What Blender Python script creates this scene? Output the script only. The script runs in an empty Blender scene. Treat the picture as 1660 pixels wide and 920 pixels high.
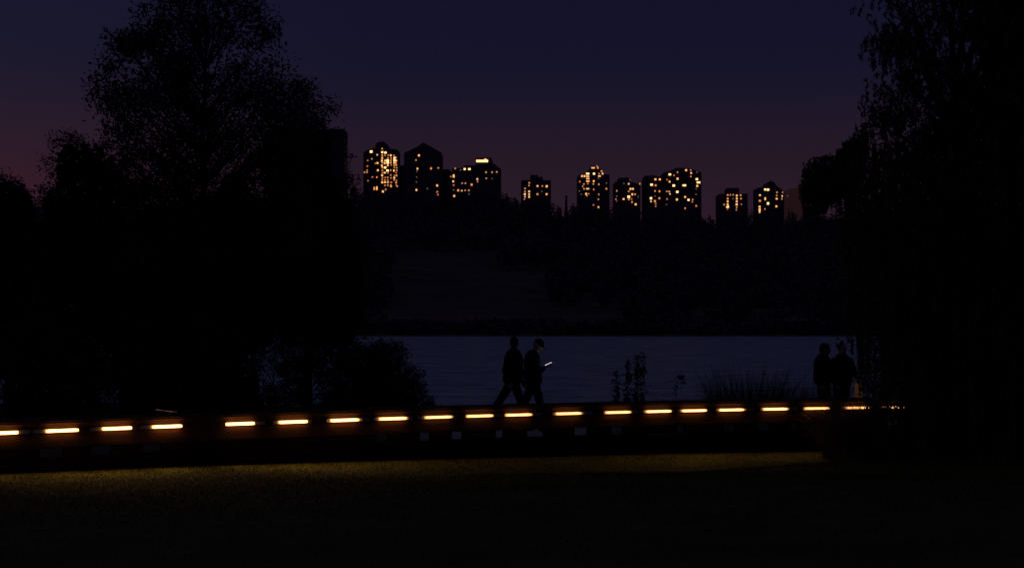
import bpy, bmesh, math, random
import numpy as np
from mathutils import Vector, Matrix
random.seed(7); rng = np.random.default_rng(11)
S = bpy.context.scene; COL = S.collection
F = 2280.0; EYE = 3.2; HZ = 522.0; CX = 830.0
DECK = EYE - 2.07; WTOP = EYE - 1.465; LAMPZ = EYE - 1.65

def P(px, row, d):                      # photo measurement -> world point at distance d
    return Vector(((px-CX)/F*d, d, EYE-(row-HZ)/F*d))

# ------------------------------------------------------------------ materials
def nodes(name):
    m = bpy.data.materials.new(name); m.use_nodes = True
    return m, m.node_tree.nodes, m.node_tree.links, m.node_tree.nodes['Principled BSDF']
def mat(name, c1, c2=None, scale=5.0, rough=0.8, bump=0.0, coords='Object', stretch=(1,1,1), spec=0.3, metal=0.0, trans=0.0, detail=4):
    m, n, l, b = nodes(name)
    b.inputs['Roughness'].default_value = rough
    b.inputs['Specular IOR Level'].default_value = spec
    b.inputs['Metallic'].default_value = metal
    tc = n.new('ShaderNodeTexCoord'); mp = n.new('ShaderNodeMapping'); mp.inputs['Scale'].default_value = stretch
    nz = n.new('ShaderNodeTexNoise'); nz.inputs['Scale'].default_value = scale; nz.inputs['Detail'].default_value = detail
    l.new(tc.outputs[coords], mp.inputs[0]); l.new(mp.outputs[0], nz.inputs['Vector'])
    cr = n.new('ShaderNodeValToRGB')
    c2 = c2 or tuple(x*0.6 for x in c1)
    cr.color_ramp.elements[0].position = .32; cr.color_ramp.elements[1].position = .68
    cr.color_ramp.elements[0].color = (*c2, 1); cr.color_ramp.elements[1].color = (*c1, 1)
    l.new(nz.outputs['Fac'], cr.inputs[0]); l.new(cr.outputs[0], b.inputs['Base Color'])
    if bump:
        bp = n.new('ShaderNodeBump'); bp.inputs['Strength'].default_value = bump; bp.inputs['Distance'].default_value = .02
        l.new(nz.outputs['Fac'], bp.inputs['Height']); l.new(bp.outputs[0], b.inputs['Normal'])
    return m
def emis(name, col, strength):
    m, n, l, b = nodes(name)
    b.inputs['Base Color'].default_value = (.1,.1,.1,1)
    b.inputs['Emission Color'].default_value = (*col, 1)
    b.inputs['Emission Strength'].default_value = strength
    return m

M = {}
M['lawn'] = mat('lawn_soil', (.10,.095,.006), (.045,.045,.003), 1.3, .95, .4, detail=8)
M['blade'] = mat('grass_blades', (.13,.145,.010), (.030,.036,.002), .55, .95, spec=.03, coords='Object', detail=6)
M['drygrass'] = mat('dry_grass', (.30,.24,.10), (.08,.07,.03), 3, .6)
M['reed'] = mat('reed', (.05,.05,.02), (.02,.025,.012), 3, .7)
M['leafA'] = mat('leaf_olive', (.055,.06,.024), (.02,.028,.012), .9, .5, spec=.4)
M['leafB'] = mat('leaf_dark', (.03,.04,.02), (.012,.018,.010), .8, .6)
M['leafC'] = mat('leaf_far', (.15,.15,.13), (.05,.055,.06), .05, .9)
M['willowleaf'] = mat('willow_leaf', (.12,.10,.04), (.035,.036,.014), .8, .5, spec=.4)
M['bark'] = mat('bark', (.05,.04,.03), (.02,.016,.012), 9, .9, .5, stretch=(1,1,.2))
M['timber'] = mat('dark_timber', (.080,.034,.009), (.028,.013,.005), 3, .75, .3, stretch=(.35,.35,5))
M['skirt'] = mat('shaded_skirt_boards', (.022,.009,.004), (.008,.004,.002), 3, .9, .3, stretch=(.35,.35,5), spec=.1)  # darker than the fascia: fading of the lamp halo painted into the colour
M['timbertop'] = mat('worn_timber_cap', (.04,.024,.015), (.018,.011,.008), 4, .65, .25, stretch=(.6,.6,3))
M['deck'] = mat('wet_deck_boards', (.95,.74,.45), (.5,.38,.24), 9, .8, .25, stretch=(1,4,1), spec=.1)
M['housing'] = mat('lamp_housing', (.05,.045,.04), (.03,.027,.025), 10, .45, metal=.6)
M['reflector'] = mat('lamp_reflector', (.5,.46,.40), (.35,.32,.28), 10, .35, metal=.5)
M['hill'] = mat('hill_meadow', (.21,.125,.06), (.07,.05,.03), .035, 1, detail=8, stretch=(1,2.5,1))
M['shore'] = mat('bank_earth', (.03,.028,.02), (.012,.012,.010), .8, .95, .3)
M['conc'] = mat('tower_concrete', (.12,.09,.125), (.07,.055,.08), .08, .8)
M['brown'] = mat('tower_brown', (.42,.19,.15), (.30,.13,.11), .05, .8)
_b=M['brown'].node_tree.nodes['Principled BSDF']; _b.inputs['Emission Color'].default_value=(1,.42,.42,1); _b.inputs['Emission Strength'].default_value=.011  # faint glow set into the brown walls in place of street light
M['cloth1'] = mat('dark_jacket', (.018,.017,.019), (.007,.007,.009), 9, .85)
M['cloth2'] = mat('dark_trousers', (.010,.010,.015), (.006,.006,.009), 30, .9)
M['cloth3'] = mat('navy_jacket', (.010,.013,.020), (.006,.008,.012), 30, .85)
M['skin'] = mat('skin', (.46,.31,.24), (.36,.24,.18), 12, .5)
M['hair'] = mat('hair', (.012,.009,.007), (.006,.005,.004), 60, .6)
M['shoe'] = mat('shoe', (.03,.03,.03), (.012,.012,.012), 30, .6)
M['paper'] = mat('tan_bag', (.62,.33,.12), (.50,.25,.08), 12, .6)
M['phonebody'] = mat('phone_body', (.03,.03,.03), (.02,.02,.02), 10, .3)
M['screen'] = emis('phone_screen', (.95,.86,.92), 1.2)

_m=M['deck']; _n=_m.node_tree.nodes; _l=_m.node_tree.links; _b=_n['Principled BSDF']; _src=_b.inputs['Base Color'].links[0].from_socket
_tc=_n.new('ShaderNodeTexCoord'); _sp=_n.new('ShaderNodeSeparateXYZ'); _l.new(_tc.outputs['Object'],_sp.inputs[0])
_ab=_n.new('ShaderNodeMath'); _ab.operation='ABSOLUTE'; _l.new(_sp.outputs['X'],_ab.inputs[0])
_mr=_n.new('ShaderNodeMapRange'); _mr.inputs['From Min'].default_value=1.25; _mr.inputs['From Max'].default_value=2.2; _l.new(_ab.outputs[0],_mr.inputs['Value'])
_mx=_n.new('ShaderNodeMixRGB'); _l.new(_mr.outputs[0],_mx.inputs[0]); _l.new(_src,_mx.inputs[1]); _mx.inputs[2].default_value=(.17,.13,.05,1); _l.new(_mx.outputs[0],_b.inputs['Base Color'])   # darker toward both ends: blocked sky light painted into the colour
# lamp diffusers: brighter along the tube's middle line
def lampmat(name, k):
    m, n, l, b = nodes(name)
    b.inputs['Base Color'].default_value = (.5,.4,.3,1)
    tc = n.new('ShaderNodeTexCoord'); sp = n.new('ShaderNodeSeparateXYZ'); l.new(tc.outputs['Object'], sp.inputs[0])
    ab = n.new('ShaderNodeMath'); ab.operation = 'ABSOLUTE'; l.new(sp.outputs['X'], ab.inputs[0])
    mr = n.new('ShaderNodeMapRange'); mr.inputs['From Min'].default_value = .19; mr.inputs['From Max'].default_value = .27
    mr.inputs['To Min'].default_value = k; mr.inputs['To Max'].default_value = k*.02
    l.new(ab.outputs[0], mr.inputs['Value'])
    b.inputs['Emission Color'].default_value = (1.0,.41,.125,1)
    l.new(mr.outputs[0], b.inputs['Emission Strength'])
    return m
M['lampHi'] = lampmat('lamp_diffuser_bright', 7.5); M['lampMd'] = lampmat('lamp_diffuser_medium', 5.5); M['lampLo'] = lampmat('lamp_diffuser_soft', 4.2)
M['win0'] = emis('window_faint', (.9,.62,.55), .10)
M['win1'] = emis('window_small', (1,.42,.14), .62)
M['win2'] = emis('window_warm', (1,.44,.14), 1.35)
M['win3'] = emis('window_bright', (1,.56,.22), 2.2)
M['win5'] = emis('window_pale', (1,.62,.33), .9); M['win6'] = emis('window_deep_amber', (1,.34,.09), .9)
M['win4'] = emis('window_red', (1,.33,.13), .55)

# water
m, n, l, b = nodes('lake_water'); M['water'] = m
b.inputs['Base Color'].default_value = (.20,.20,.16,1); b.inputs['Roughness'].default_value = .34
b.inputs['IOR'].default_value = 3.6; b.inputs['Specular Tint'].default_value = (.93,1,1,1)
tc = n.new('ShaderNodeTexCoord'); mp = n.new('ShaderNodeMapping'); mp.inputs['Scale'].default_value = (.55,1.6,1)
nz = n.new('ShaderNodeTexNoise'); nz.inputs['Scale'].default_value = 1.0; nz.inputs['Detail'].default_value = 5
nz2 = n.new('ShaderNodeTexNoise'); nz2.inputs['Scale'].default_value = .30; nz2.inputs['Detail'].default_value = 6; nz2.inputs['Roughness'].default_value=.6
ad = n.new('ShaderNodeMath'); ad.operation = 'MULTIPLY_ADD'; ad.inputs[1].default_value = 5.0
bp = n.new('ShaderNodeBump'); bp.inputs['Strength'].default_value = 1.0; bp.inputs['Distance'].default_value = .38
l.new(tc.outputs['Object'], mp.inputs[0]); l.new(mp.outputs[0], nz.inputs['Vector']); l.new(mp.outputs[0], nz2.inputs['Vector'])
l.new(nz2.outputs['Fac'], ad.inputs[0]); l.new(nz.outputs['Fac'], ad.inputs[2])
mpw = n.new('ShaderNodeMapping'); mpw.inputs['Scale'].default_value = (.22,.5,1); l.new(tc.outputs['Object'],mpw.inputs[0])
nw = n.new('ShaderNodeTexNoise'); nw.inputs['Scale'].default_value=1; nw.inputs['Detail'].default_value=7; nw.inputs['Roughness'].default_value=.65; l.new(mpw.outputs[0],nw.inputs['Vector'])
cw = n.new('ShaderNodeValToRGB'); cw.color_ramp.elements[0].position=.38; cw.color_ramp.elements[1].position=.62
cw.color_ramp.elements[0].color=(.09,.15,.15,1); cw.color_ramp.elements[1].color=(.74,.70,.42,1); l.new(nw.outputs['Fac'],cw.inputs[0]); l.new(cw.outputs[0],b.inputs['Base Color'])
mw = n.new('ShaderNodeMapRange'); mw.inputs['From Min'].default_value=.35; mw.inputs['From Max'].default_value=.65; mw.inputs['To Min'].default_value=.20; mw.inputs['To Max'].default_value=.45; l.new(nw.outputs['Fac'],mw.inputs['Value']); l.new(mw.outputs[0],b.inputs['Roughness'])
l.new(ad.outputs[0], bp.inputs['Height']); l.new(bp.outputs[0], b.inputs['Normal'])

# ------------------------------------------------------------------ object helpers
def link(o, parent=None):
    COL.objects.link(o)
    if parent is not None: o.parent = parent
    return o
def tag(o, label=None, cat=None, group=None, kind=None):
    if label: o['label'] = label
    if cat: o['category'] = cat
    if group: o['group'] = group
    if kind: o['kind'] = kind
    return o
def thing(name, label, cat, loc=(0,0,0), rz=0, group=None):
    o = bpy.data.objects.new(name, None); COL.objects.link(o)
    o.location = loc; o.rotation_euler = (0,0,rz); o.empty_display_size = .2
    return tag(o, label, cat, group)
def from_np(name, V, Fc, m, parent=None, loc=None, smooth=False):
    """V (n,3), Fc (k,q) all faces the same size"""
    V = np.asarray(V, dtype=np.float32); Fc = np.asarray(Fc, dtype=np.int32); q = Fc.shape[1]
    me = bpy.data.meshes.new(name)
    me.vertices.add(len(V)); me.vertices.foreach_set('co', V.ravel())
    me.loops.add(Fc.size); me.loops.foreach_set('vertex_index', Fc.ravel())
    me.polygons.add(len(Fc)); me.polygons.foreach_set('loop_start', np.arange(0, Fc.size, q, dtype=np.int32))
    me.polygons.foreach_set('loop_total', np.full(len(Fc), q, dtype=np.int32))
    if smooth: me.polygons.foreach_set('use_smooth', np.ones(len(Fc), dtype=bool))
    me.update(calc_edges=True); me.materials.append(m)
    o = bpy.data.objects.new(name, me); link(o, parent)
    if loc is not None: o.location = loc
    return o
def from_bm(name, bm, m, parent=None, smooth=False):
    me = bpy.data.meshes.new(name); bmesh.ops.recalc_face_normals(bm, faces=bm.faces); bm.to_mesh(me); bm.free(); me.materials.append(m)
    if smooth:
        for p in me.polygons: p.use_smooth = True
    return link(bpy.data.objects.new(name, me), parent)
def bbox(bm, c, s, rot=None):
    r = bmesh.ops.create_cube(bm, size=1, matrix=Matrix.Translation(c) @ (rot or Matrix()).to_4x4() @ Matrix.Diagonal((*s, 1)))
    return r['verts']
def prism(bm, pts, y0, y1):             # elevation polygon (x,z) extruded along y
    a = [bm.verts.new((x,y0,z)) for x,z in pts]; c = [bm.verts.new((x,y1,z)) for x,z in pts]
    bm.faces.new(a); bm.faces.new(list(reversed(c)))
    k = len(pts)
    for i in range(k): bm.faces.new((a[i], c[i], c[(i+1)%k], a[(i+1)%k]))

class Tubes:                            # tapered many-segment limbs collected to one mesh
    def __init__(s, n=6): s.V=[]; s.F=[]; s.k=0; s.n=n
    def add(s, pts, radii):
        pts = [Vector(p) for p in pts]; n = s.n
        for i,p in enumerate(pts):
            t = (pts[min(i+1,len(pts)-1)]-pts[max(i-1,0)]).normalized()
            u = t.orthogonal().normalized() if abs(t.z)>.9 else t.cross(Vector((0,0,1))).normalized()
            w = t.cross(u)
            for j in range(n):
                a = 2*math.pi*j/n
                s.V.append(p + (u*math.cos(a)+w*math.sin(a))*radii[i])
        for i in range(len(pts)-1):
            for j in range(n):
                a = s.k+i*n+j; b_ = s.k+i*n+(j+1)%n
                s.F.append((a,b_,b_+n,a+n))
        s.k += len(pts)*n
    def build(s, name, m, parent=None, smooth=True):
        return from_np(name, [tuple(v) for v in s.V], s.F, m, parent, smooth=smooth)
def limb(T, a, b, r0, r1, wob=.12, seg=6, sag=0.0):
    a = Vector(a); b = Vector(b); L = (b-a).length; pts=[]; rs=[]
    off = Vector((random.uniform(-1,1),random.uniform(-1,1),random.uniform(-.3,.3)))*wob*L
    for i in range(seg+1):
        t = i/seg
        p = a.lerp(b,t) + off*math.sin(math.pi*t)*.6 + Vector((random.uniform(-1,1),random.uniform(-1,1),random.uniform(-1,1)))*wob*L*.10*(0<i<seg)
        p.z += sag*4*t*(1-t)
        pts.append(p); rs.append(r0+(r1-r0)*t)
    T.add(pts, rs); return pts

def leaves(C, length, width, down=0.0, jl=.35):
    """diamond leaves (two triangles folded a little) at centres C (n,3)"""
    C = np.asarray(C); k = len(C)
    d = rng.normal(size=(k,3)); d[:,2] -= down; d /= np.linalg.norm(d,axis=1)[:,None]
    r = rng.normal(size=(k,3)); w = np.cross(d,r); w /= np.linalg.norm(w,axis=1)[:,None]
    L = (length*(1+jl*rng.normal(size=k)).clip(.4,1.9))[:,None]; W = (width*(1+jl*rng.normal(size=k)).clip(.4,1.9))[:,None]
    V = np.stack([C-d*L/2, C+w*W/2+d*L*.05, C+d*L/2, C-w*W/2+d*L*.05],1).reshape(-1,3)
    return V, np.arange(4*k).reshape(-1,4)
def blades(B, h, w, lean, seg=2, az=None):
    """grass blades: base points B (n,3), curved strips"""
    B = np.asarray(B); k = len(B)
    a = rng.uniform(0,2*np.pi,k) if az is None else az
    dirv = np.stack([np.cos(a),np.sin(a),np.zeros(k)],1); side = np.stack([-np.sin(a),np.cos(a),np.zeros(k)],1)
    fa = rng.uniform(0,2*np.pi,k); side = np.stack([np.cos(fa),np.sin(fa),np.zeros(k)],1)
    H = h*(1+.35*rng.normal(size=k)).clip(.35,1.8); Ln = lean*rng.uniform(.2,1.2,k)*H
    V=[]
    for i in range(seg+1):
        t=i/seg
        c = B + dirv*(Ln*t*t)[:,None]; c[:,2] += H*(t-.35*lean*t*t)
        ww = w*(1-t*.92)
        V += [c-side*ww/2, c+side*ww/2]
    V = np.stack(V,1).reshape(-1,3); q=2*(seg+1)
    Fc=[]
    base = np.arange(k)*q
    for i in range(seg): Fc.append(np.stack([base+2*i,base+2*i+1,base+2*i+3,base+2*i+2],1))
    return V, np.concatenate(Fc)

# ------------------------------------------------------------------ terrain
lamp_px = [(2,702.5),(100,697.3),(189,693),(270,690),(388,685),(474,682),(557,680.3),(635,678),(709,676),(776,674),(839,672),(920,670),(1000,668),(1066,666),(1124,664.5),(1184,663.5),(1255,662.5),(1322,661)]
_d = np.array([1.65*F/(r-HZ) for p,r in lamp_px]); _x = np.array([(p-CX)/F for p,r in lamp_px])*_d
WC = np.polyfit(_x, _d, 2)
def wy(x):                               # wall's y at x
    if x > 9: return float(np.polyval(WC,9)+ (x-9)*.2)
    if x < -12: return float(np.polyval(WC,-12)+(x+12)*.7)
    return float(np.polyval(WC,x))
def nz2d(x,y): return math.sin(x*.43+1.3)*math.cos(y*.37+.5)+.5*math.sin(x*1.1+y*.9)
def footz(x): return float(np.interp(x, [-9,0,6,12],[EYE-2.24,EYE-2.41,EYE-2.48,EYE-2.5]))
def gz(x,y):
    w = wy(x)
    if y <= w+.15:
        t = min(1,max(0,(w-y)/16.5)); s = t*t*(3-2*t)
        return footz(x)*(1-s)+1.55*s + .035*nz2d(x,y)*min(1,(w-y)/2+.1) + max(0,-(y-8.5))*.05 - .12*math.exp(-((x-2.5)/3.5)**2-((w-y-2.2)/1.2)**2)
    back = w+3.1
    if y <= back: return footz(x)
    land = float(np.interp(x,[-60,-7.5,-4.6,-3.2,9.2,11,16,60],[50,47,38,30,w+3.6,w+4.5,40,46]))
    if y < land: 
        return footz(x)+ (0.15-footz(x))*min(1,(y-back)/6)*.6 +.05*nz2d(x,y)
    return max(-1.2, footz(x)*.4 - (y-land)*.35)
def sheet(name, xs, ys, zf, m):
    nx, ny = len(xs), len(ys)
    V = [(x,y,zf(x,y)) for y in ys for x in xs]
    Fc = [(j*nx+i, j*nx+i+1, (j+1)*nx+i+1, (j+1)*nx+i) for j in range(ny-1) for i in range(nx-1)]
    return from_np(name, V, Fc, m, smooth=True)
g = sheet('lawn', np.unique(np.concatenate([np.linspace(-60,-14,12),np.linspace(-14,16,110),np.linspace(16,60,12)])), np.linspace(-12,56,230), gz, M['lawn']); tag(g, kind='structure')
wtr = from_np('lake_water', [(-1400,14,0),(1400,14,0),(1400,360,0),(-1400,360,0)], [(0,1,2,3)], M['water']); tag(wtr, kind='structure')

TREE = [(0,300),(560,308),(625,311),(650,306),(700,318),(735,320),(775,312),(815,312),(840,320),(893,325),(905,334),(937,332),(988,338),(1040,345),(1138,349),(1155,352),(1200,338),(1240,345),(1290,348),(1340,345),(1500,340),(1660,338)]
def ridge_row(px): return float(np.interp(px,[a for a,_ in TREE],[b_ for _,b_ in TREE]))
def hz(x,y):
    if y < 324: return -1.5 + (y-312)/12*2.0
    px = x/y*F+CX
    top = (HZ-ridge_row(px)-27)*720/F            # ridge ground height at 720 m
    t = (y-324)/(720-324)
    if t <= 1: z = .5 + top*(t**1.15)
    else: z = .5+top+ (min(y,1100)-720)*.012
    z += 1.6*math.sin(x*.021+1)*math.sin(y*.018)*min(1,t*3)
    return z
ys = np.concatenate([np.linspace(312,760,70), np.linspace(790,1500,16), np.linspace(1700,6000,6)])
h = sheet('hills', np.concatenate([np.linspace(-5000,-420,10),np.linspace(-400,400,100),np.linspace(420,5000,10)]), ys, hz, M['hill']); tag(h, kind='structure')

# grass on the lawn: what nobody could count
k = 230000
gx = rng.uniform(-9.5,11,k); u = rng.random(k); gy = 9 + 19.5*u**.62
px = gx/gy*F; ok = (abs(px) < 900); gx=gx[ok]; gy=gy[ok]
wyv = np.array([wy(x) for x in gx]); ok = gy < wyv-.05; gx=gx[ok]; gy=gy[ok]
B = np.array([(x,y,gz(x,y)-.005) for x,y in zip(gx,gy)])
V,Fc = blades(B, .04, .009, .9, seg=1)
o = from_np('grass', V, Fc, M['blade']); tag(o, 'short mown grass covering the lawn in front of the low wall', 'grass', kind='stuff')

# ------------------------------------------------------------------ boardwalk with its low parapet
def frame(x):
    s = (wy(x+.05)-wy(x-.05))/.1; a = math.atan(s); return a
def wp(x, back, z):                      # point 'back' metres behind the wall face
    a = frame(x); return Vector((x-math.sin(a)*back, wy(x)+math.cos(a)*back, z))
def x_at(px):                            # wall x seen along a photo column
    lo, hi = -16, 16
    for _ in range(40):
        mid = (lo+hi)/2
        if mid/wy(mid)*F+CX < px: lo = mid
        else: hi = mid
    return lo
def ribbon(name, xs, prof, m, parent):   # sweep closed (back, z) profile along the curved line
    V=[]; Fc=[]; n=len(prof)
    for x in xs: V += [tuple(wp(x,b_,z)) for b_,z in prof]
    for i in range(len(xs)-1):
        for j in range(n):
            a=i*n+j; c=i*n+(j+1)%n
            Fc.append((a,c,c+n,a+n))
    o = from_np(name, V, Fc, m, parent)
    bm = bmesh.new(); bm.from_mesh(o.data)
    bm.verts.ensure_lookup_table()
    for e in (0, (len(xs)-1)*n): bm.faces.new([bm.verts[e+j] for j in range(n)])
    bmesh.ops.recalc_face_normals(bm, faces=bm.faces); bm.to_mesh(o.data); bm.free()
    return o
bw = thing('boardwalk', 'long low timber walkway wall curving along the lake edge with a dark face', 'boardwalk', (0,0,0))
XS = list(np.arange(-14,14.01,.25))
ribbon('cap_rail', XS, [(-.05,WTOP-.045),(.22,WTOP-.045),(.22,WTOP),(-.05,WTOP)], M['timbertop'], bw)
ribbon('cap_board', XS, [(-.025,WTOP-.085),(.0,WTOP-.085),(.0,WTOP-.0452),(-.025,WTOP-.0452)], M['timber'], bw)
OZ1, OZ0 = EYE-1.915, EYE-2.062
ZM = EYE-1.905                          # fascia above, dark skirt with scupper openings below
def seg(bm,x0,x1,z0,z1,b0=0,b1=.16):
    n = max(1,int((x1-x0)/.3))
    for i in range(n):
        a,b_ = x0+(x1-x0)*i/n, x0+(x1-x0)*(i+1)/n
        q=[wp(a,b0,z0),wp(b_,b0,z0),wp(b_,b1,z0),wp(a,b1,z0),wp(a,b0,z1),wp(b_,b0,z1),wp(b_,b1,z1),wp(a,b1,z1)]
        v=[bm.verts.new(p) for p in q]
        for f in ((0,1,5,4),(1,2,6,5),(2,3,7,6),(3,0,4,7),(4,5,6,7),(0,3,2,1)): bm.faces.new([v[t] for t in f])
bm=bmesh.new(); seg(bm,-14,14,ZM,WTOP-.0455); bmesh.ops.remove_doubles(bm,verts=bm.verts,dist=1e-5); from_bm('fascia',bm,M['timber'],bw)
bm=bmesh.new()
holes = [(65,105),(147,183),(232,264),(612,632),(681,700),(733,753),(804,820),(855,885),(932,956),(992,1013),(1098,1113),(1174,1195),(1228,1252),(1283,1297)]
hx = [(x_at(a),x_at(b_)) for a,b_ in holes]
cuts = sorted(set([-14,14]+[v for p in hx for v in p]))
seg(bm,-14,14,OZ1,ZM-.0005,.004,.15)
for x0,x1 in zip(cuts[:-1],cuts[1:]):
    if any(abs(x0-a)<1e-6 for a,_ in hx): continue
    seg(bm,x0,x1,OZ0,OZ1-.0005,.004,.15)
seg(bm,-14,14,EYE-2.75,OZ0-.0005,.004,.15)
bmesh.ops.remove_doubles(bm, verts=bm.verts, dist=1e-5)
from_bm('skirt',bm,M['skirt'],bw)
# deck boards behind it
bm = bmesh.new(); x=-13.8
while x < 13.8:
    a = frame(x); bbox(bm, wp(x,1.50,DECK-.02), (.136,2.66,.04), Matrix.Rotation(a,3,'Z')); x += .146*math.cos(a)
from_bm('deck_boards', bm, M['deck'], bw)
ribbon('back_kerb', XS, [(2.86,DECK-.3),(2.98,DECK-.3),(2.98,DECK+.03),(2.86,DECK+.03)], M['timber'], bw)

# strip lights
ordn = ['first','second','third','fourth','fifth','sixth','seventh','eighth','ninth','tenth','eleventh','twelfth','thirteenth','fourteenth','fifteenth','sixteenth','seventeenth','eighteenth','nineteenth','twentieth']
kindm = ['Hi','Hi','Hi','Hi','Hi','Hi','Hi','Md','Lo','Lo','Lo','Lo','Lo','Md','Md','Md','Md','Lo','Lo','Lo']
extra = ['cut by the frame','','wide amber halo','below the pale stick','','','','','','left of the pair','under the walking pair','','','','','','','beside the willow grass','half hidden in grass','mostly hidden by bushes']
lens = [50,50,44,45,44,44,54,50,48,42,44,48,44,40,38,46,44,42,46,40]
shift = [1,-1,-1,-1,1,0,1,0,0,1,1,1,1,0,0,1,1,1,0,0]
lp = lamp_px + [(1388,660.5),(1450,660)]
for i,(p,_) in enumerate(lp):
    x = x_at(p); a = frame(x); d = wy(x)
    L = abs(x_at(p+lens[i]/2)-x_at(p-lens[i]/2))/math.cos(a)+.03
    lab = f'glowing amber strip light on the low wall, {ordn[i]} from the left' + (', '+extra[i] if extra[i] else '')
    t = thing('strip_light', lab, 'light', wp(x,-.03,LAMPZ), a, 'strip lights along the low wall')
    bm = bmesh.new(); s = shift[i]*.11
    bbox(bm, (s,.026,0), (L+.20,.006,.084))
    for e in (-1,1): bbox(bm, (s+e*(L+.20)/2,.012,.0), (.010,.034,.072))
    from_bm('housing', bm, M['housing'], t)
    bm = bmesh.new(); bbox(bm, (s,.020,0), (L+.17,.005,.058)); from_bm('reflector', bm, M['reflector'], t)
    T = Tubes(12); rr=.022 if i<8 else .0185
    T.add([(-L/2,-.012,0),(-L/2+.004,-.012,0),(L/2-.004,-.012,0),(L/2,-.012,0)],[.002,rr,rr,.002])
    o = T.build('diffuser', M['lamp'+kindm[i]], t); 
    al = bpy.data.lights.new('strip_lamp','AREA'); al.shape='RECTANGLE'; al.size=L; al.size_y=.03; al.color=(1,.56,.13)
    al.energy = [.6,.9,1.15,1.2,1.1,1.15,.9,.5,.2,.10,.08,.12,.28,.5,.55,.5,.55,.45,.3,.3][i]*.95
    ao = bpy.data.objects.new('strip_lamp',al); link(ao,t); ao.location=(0,-.03,-.030); ao.rotation_euler=(math.radians(-45),0,0); al.spread=math.radians(92)

# ------------------------------------------------------------------ broadleaf trees from photo outlines
def profile_tree(name, label, cat, d, base_px, prof, nclump, nleaf, lsz, clr, m, ground=None, depth=.55, limbs=40, r0=.16, down=0, group=None, thin=1.0, core=0, coresz=.3, trunk_top=None, coretop=55):
    """prof = [(row, xmin, xmax)] outline of the crown at distance d"""
    gzb = gz((base_px-CX)/F*d, d) if ground is None else ground
    base = Vector(((base_px-CX)/F*d, d, gzb-.05))
    t = thing(name, label, cat, base, 0, group)
    rows = [q[0] for q in prof]; r_lo, r_hi = min(rows), max(rows)
    def bounds(r): return float(np.interp(r,rows,[q[1] for q in prof])), float(np.interp(r,rows,[q[2] for q in prof]))
    wts = np.array([bounds(r)[1]-bounds(r)[0] for r in np.linspace(r_lo,r_hi,60)]); wts/=wts.sum()
    def sample(shr=1.0):
        r = rng.choice(np.linspace(r_lo,r_hi,60),p=wts)+rng.uniform(-.5,.5)*(r_hi-r_lo)/60
        a,b_ = bounds(r); c=(a+b_)/2; hw=(b_-a)/2*shr
        u = rng.uniform(-1,1); dd = math.sqrt(max(0,1-u*u))*rng.uniform(-1,1)*hw/F*d*depth*2*.5
        q = P(c+u*hw, r, d); q.y += dd; q.x *= 1; return q-base
    cl=[sample(.93) for _ in range(nclump)]
    T = Tubes(5)
    toprow = trunk_top if trunk_top else r_lo+(r_hi-r_lo)*.25
    top = P(base_px,toprow,d)-base
    tr = limb(T,(0,0,0),top,r0,r0*.15,.03,14)
    for q in cl[:limbs]:
        f = min(.93,max(.15,(q.z-abs(q.x)*.8)/max(.1,top.z)))*.95
        st = tr[int(f*14)]
        pts = limb(T, st, q, r0*.28*(1-f*.6), .006, .10, 6)
        for _ in range(4):
            s0 = pts[random.randint(2,5)]; e0 = s0+Vector((rng.normal(),rng.normal(),rng.normal()+.5))*clr*1.4
            limb(T,s0,e0,.012,.003,.1,3)
    T.build('trunk', M['bark'], t)
    C = np.array([tuple(q) for q in cl]); per = np.maximum(1,rng.gamma(2.0,.5,len(C))); per = (per/per.sum()*nleaf).astype(int)
    pts = np.concatenate([C[i]+rng.normal(size=(per[i],3)).clip(-1.7,1.7)*clr*np.array([1,1,.8])*rng.uniform(.6,1.3) for i in range(len(C))])
    V,Fc = leaves(pts, lsz, lsz*.42, down)
    if core:
        ztop_ = EYE+(HZ-(r_lo+coretop))*d/F-base.z; cc=[]
        while len(cc)<core:
            q=sample(.72)
            if q.z<ztop_-abs(rng.normal())*.4: cc.append(tuple(q))
        cc = np.array(cc); cc[:,2] -= coresz*.6
        V2,F2 = leaves(cc, coresz, coresz*.7); Fc = np.concatenate([Fc,F2+len(V)]); V = np.concatenate([V,V2])
    from_np('crown', V, Fc, m, t)
    return t

profile_tree('broadleaf_tree','tall airy tree with sky showing through its leafy crown, left of the photo','tree',38,335,
  [(-60,275,380),(-20,255,405),(0,240,420),(20,222,436),(40,205,452),(80,174,472),(100,166,480),(130,140,488),(160,138,500),(190,148,512),(240,180,515),(300,200,510),(360,190,520),(430,180,520)],
  480, 44000, .125, .24, M['leafA'], limbs=260, r0=.16, trunk_top=20)
profile_tree('dense_tree','dense dark rounded tree rising left of the tall airy tree','tree',44,150,
  [(209,102,130),(222,90,160),(250,78,200),(280,72,225),(330,40,250),(420,30,260),(520,20,270),(610,10,280)], 260, 28000, .10, .2, M['leafB'], limbs=40, core=6000, coresz=.28, coretop=14)
profile_tree('dense_tree','dense dark tree on the right shoulder of the tall airy tree','tree',43,500,
  [(138,455,492),(165,440,530),(190,425,548),(230,410,552),(280,400,556),(330,430,590),(420,420,612),(500,420,612),(545,440,590)], 240, 26000, .11, .24, M['leafB'], limbs=50, core=5000, coresz=.32)
profile_tree('dense_tree','low dark tree at the far left edge, behind the rounded tree','tree',52,20,
  [(274,12,24),(286,-10,40),(300,-40,56),(335,-60,75),(420,-60,90),(520,-60,90),(600,-60,90)], 200, 17000, .11, .2, M['leafB'], limbs=20, core=4500, coresz=.32, coretop=12)
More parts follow.
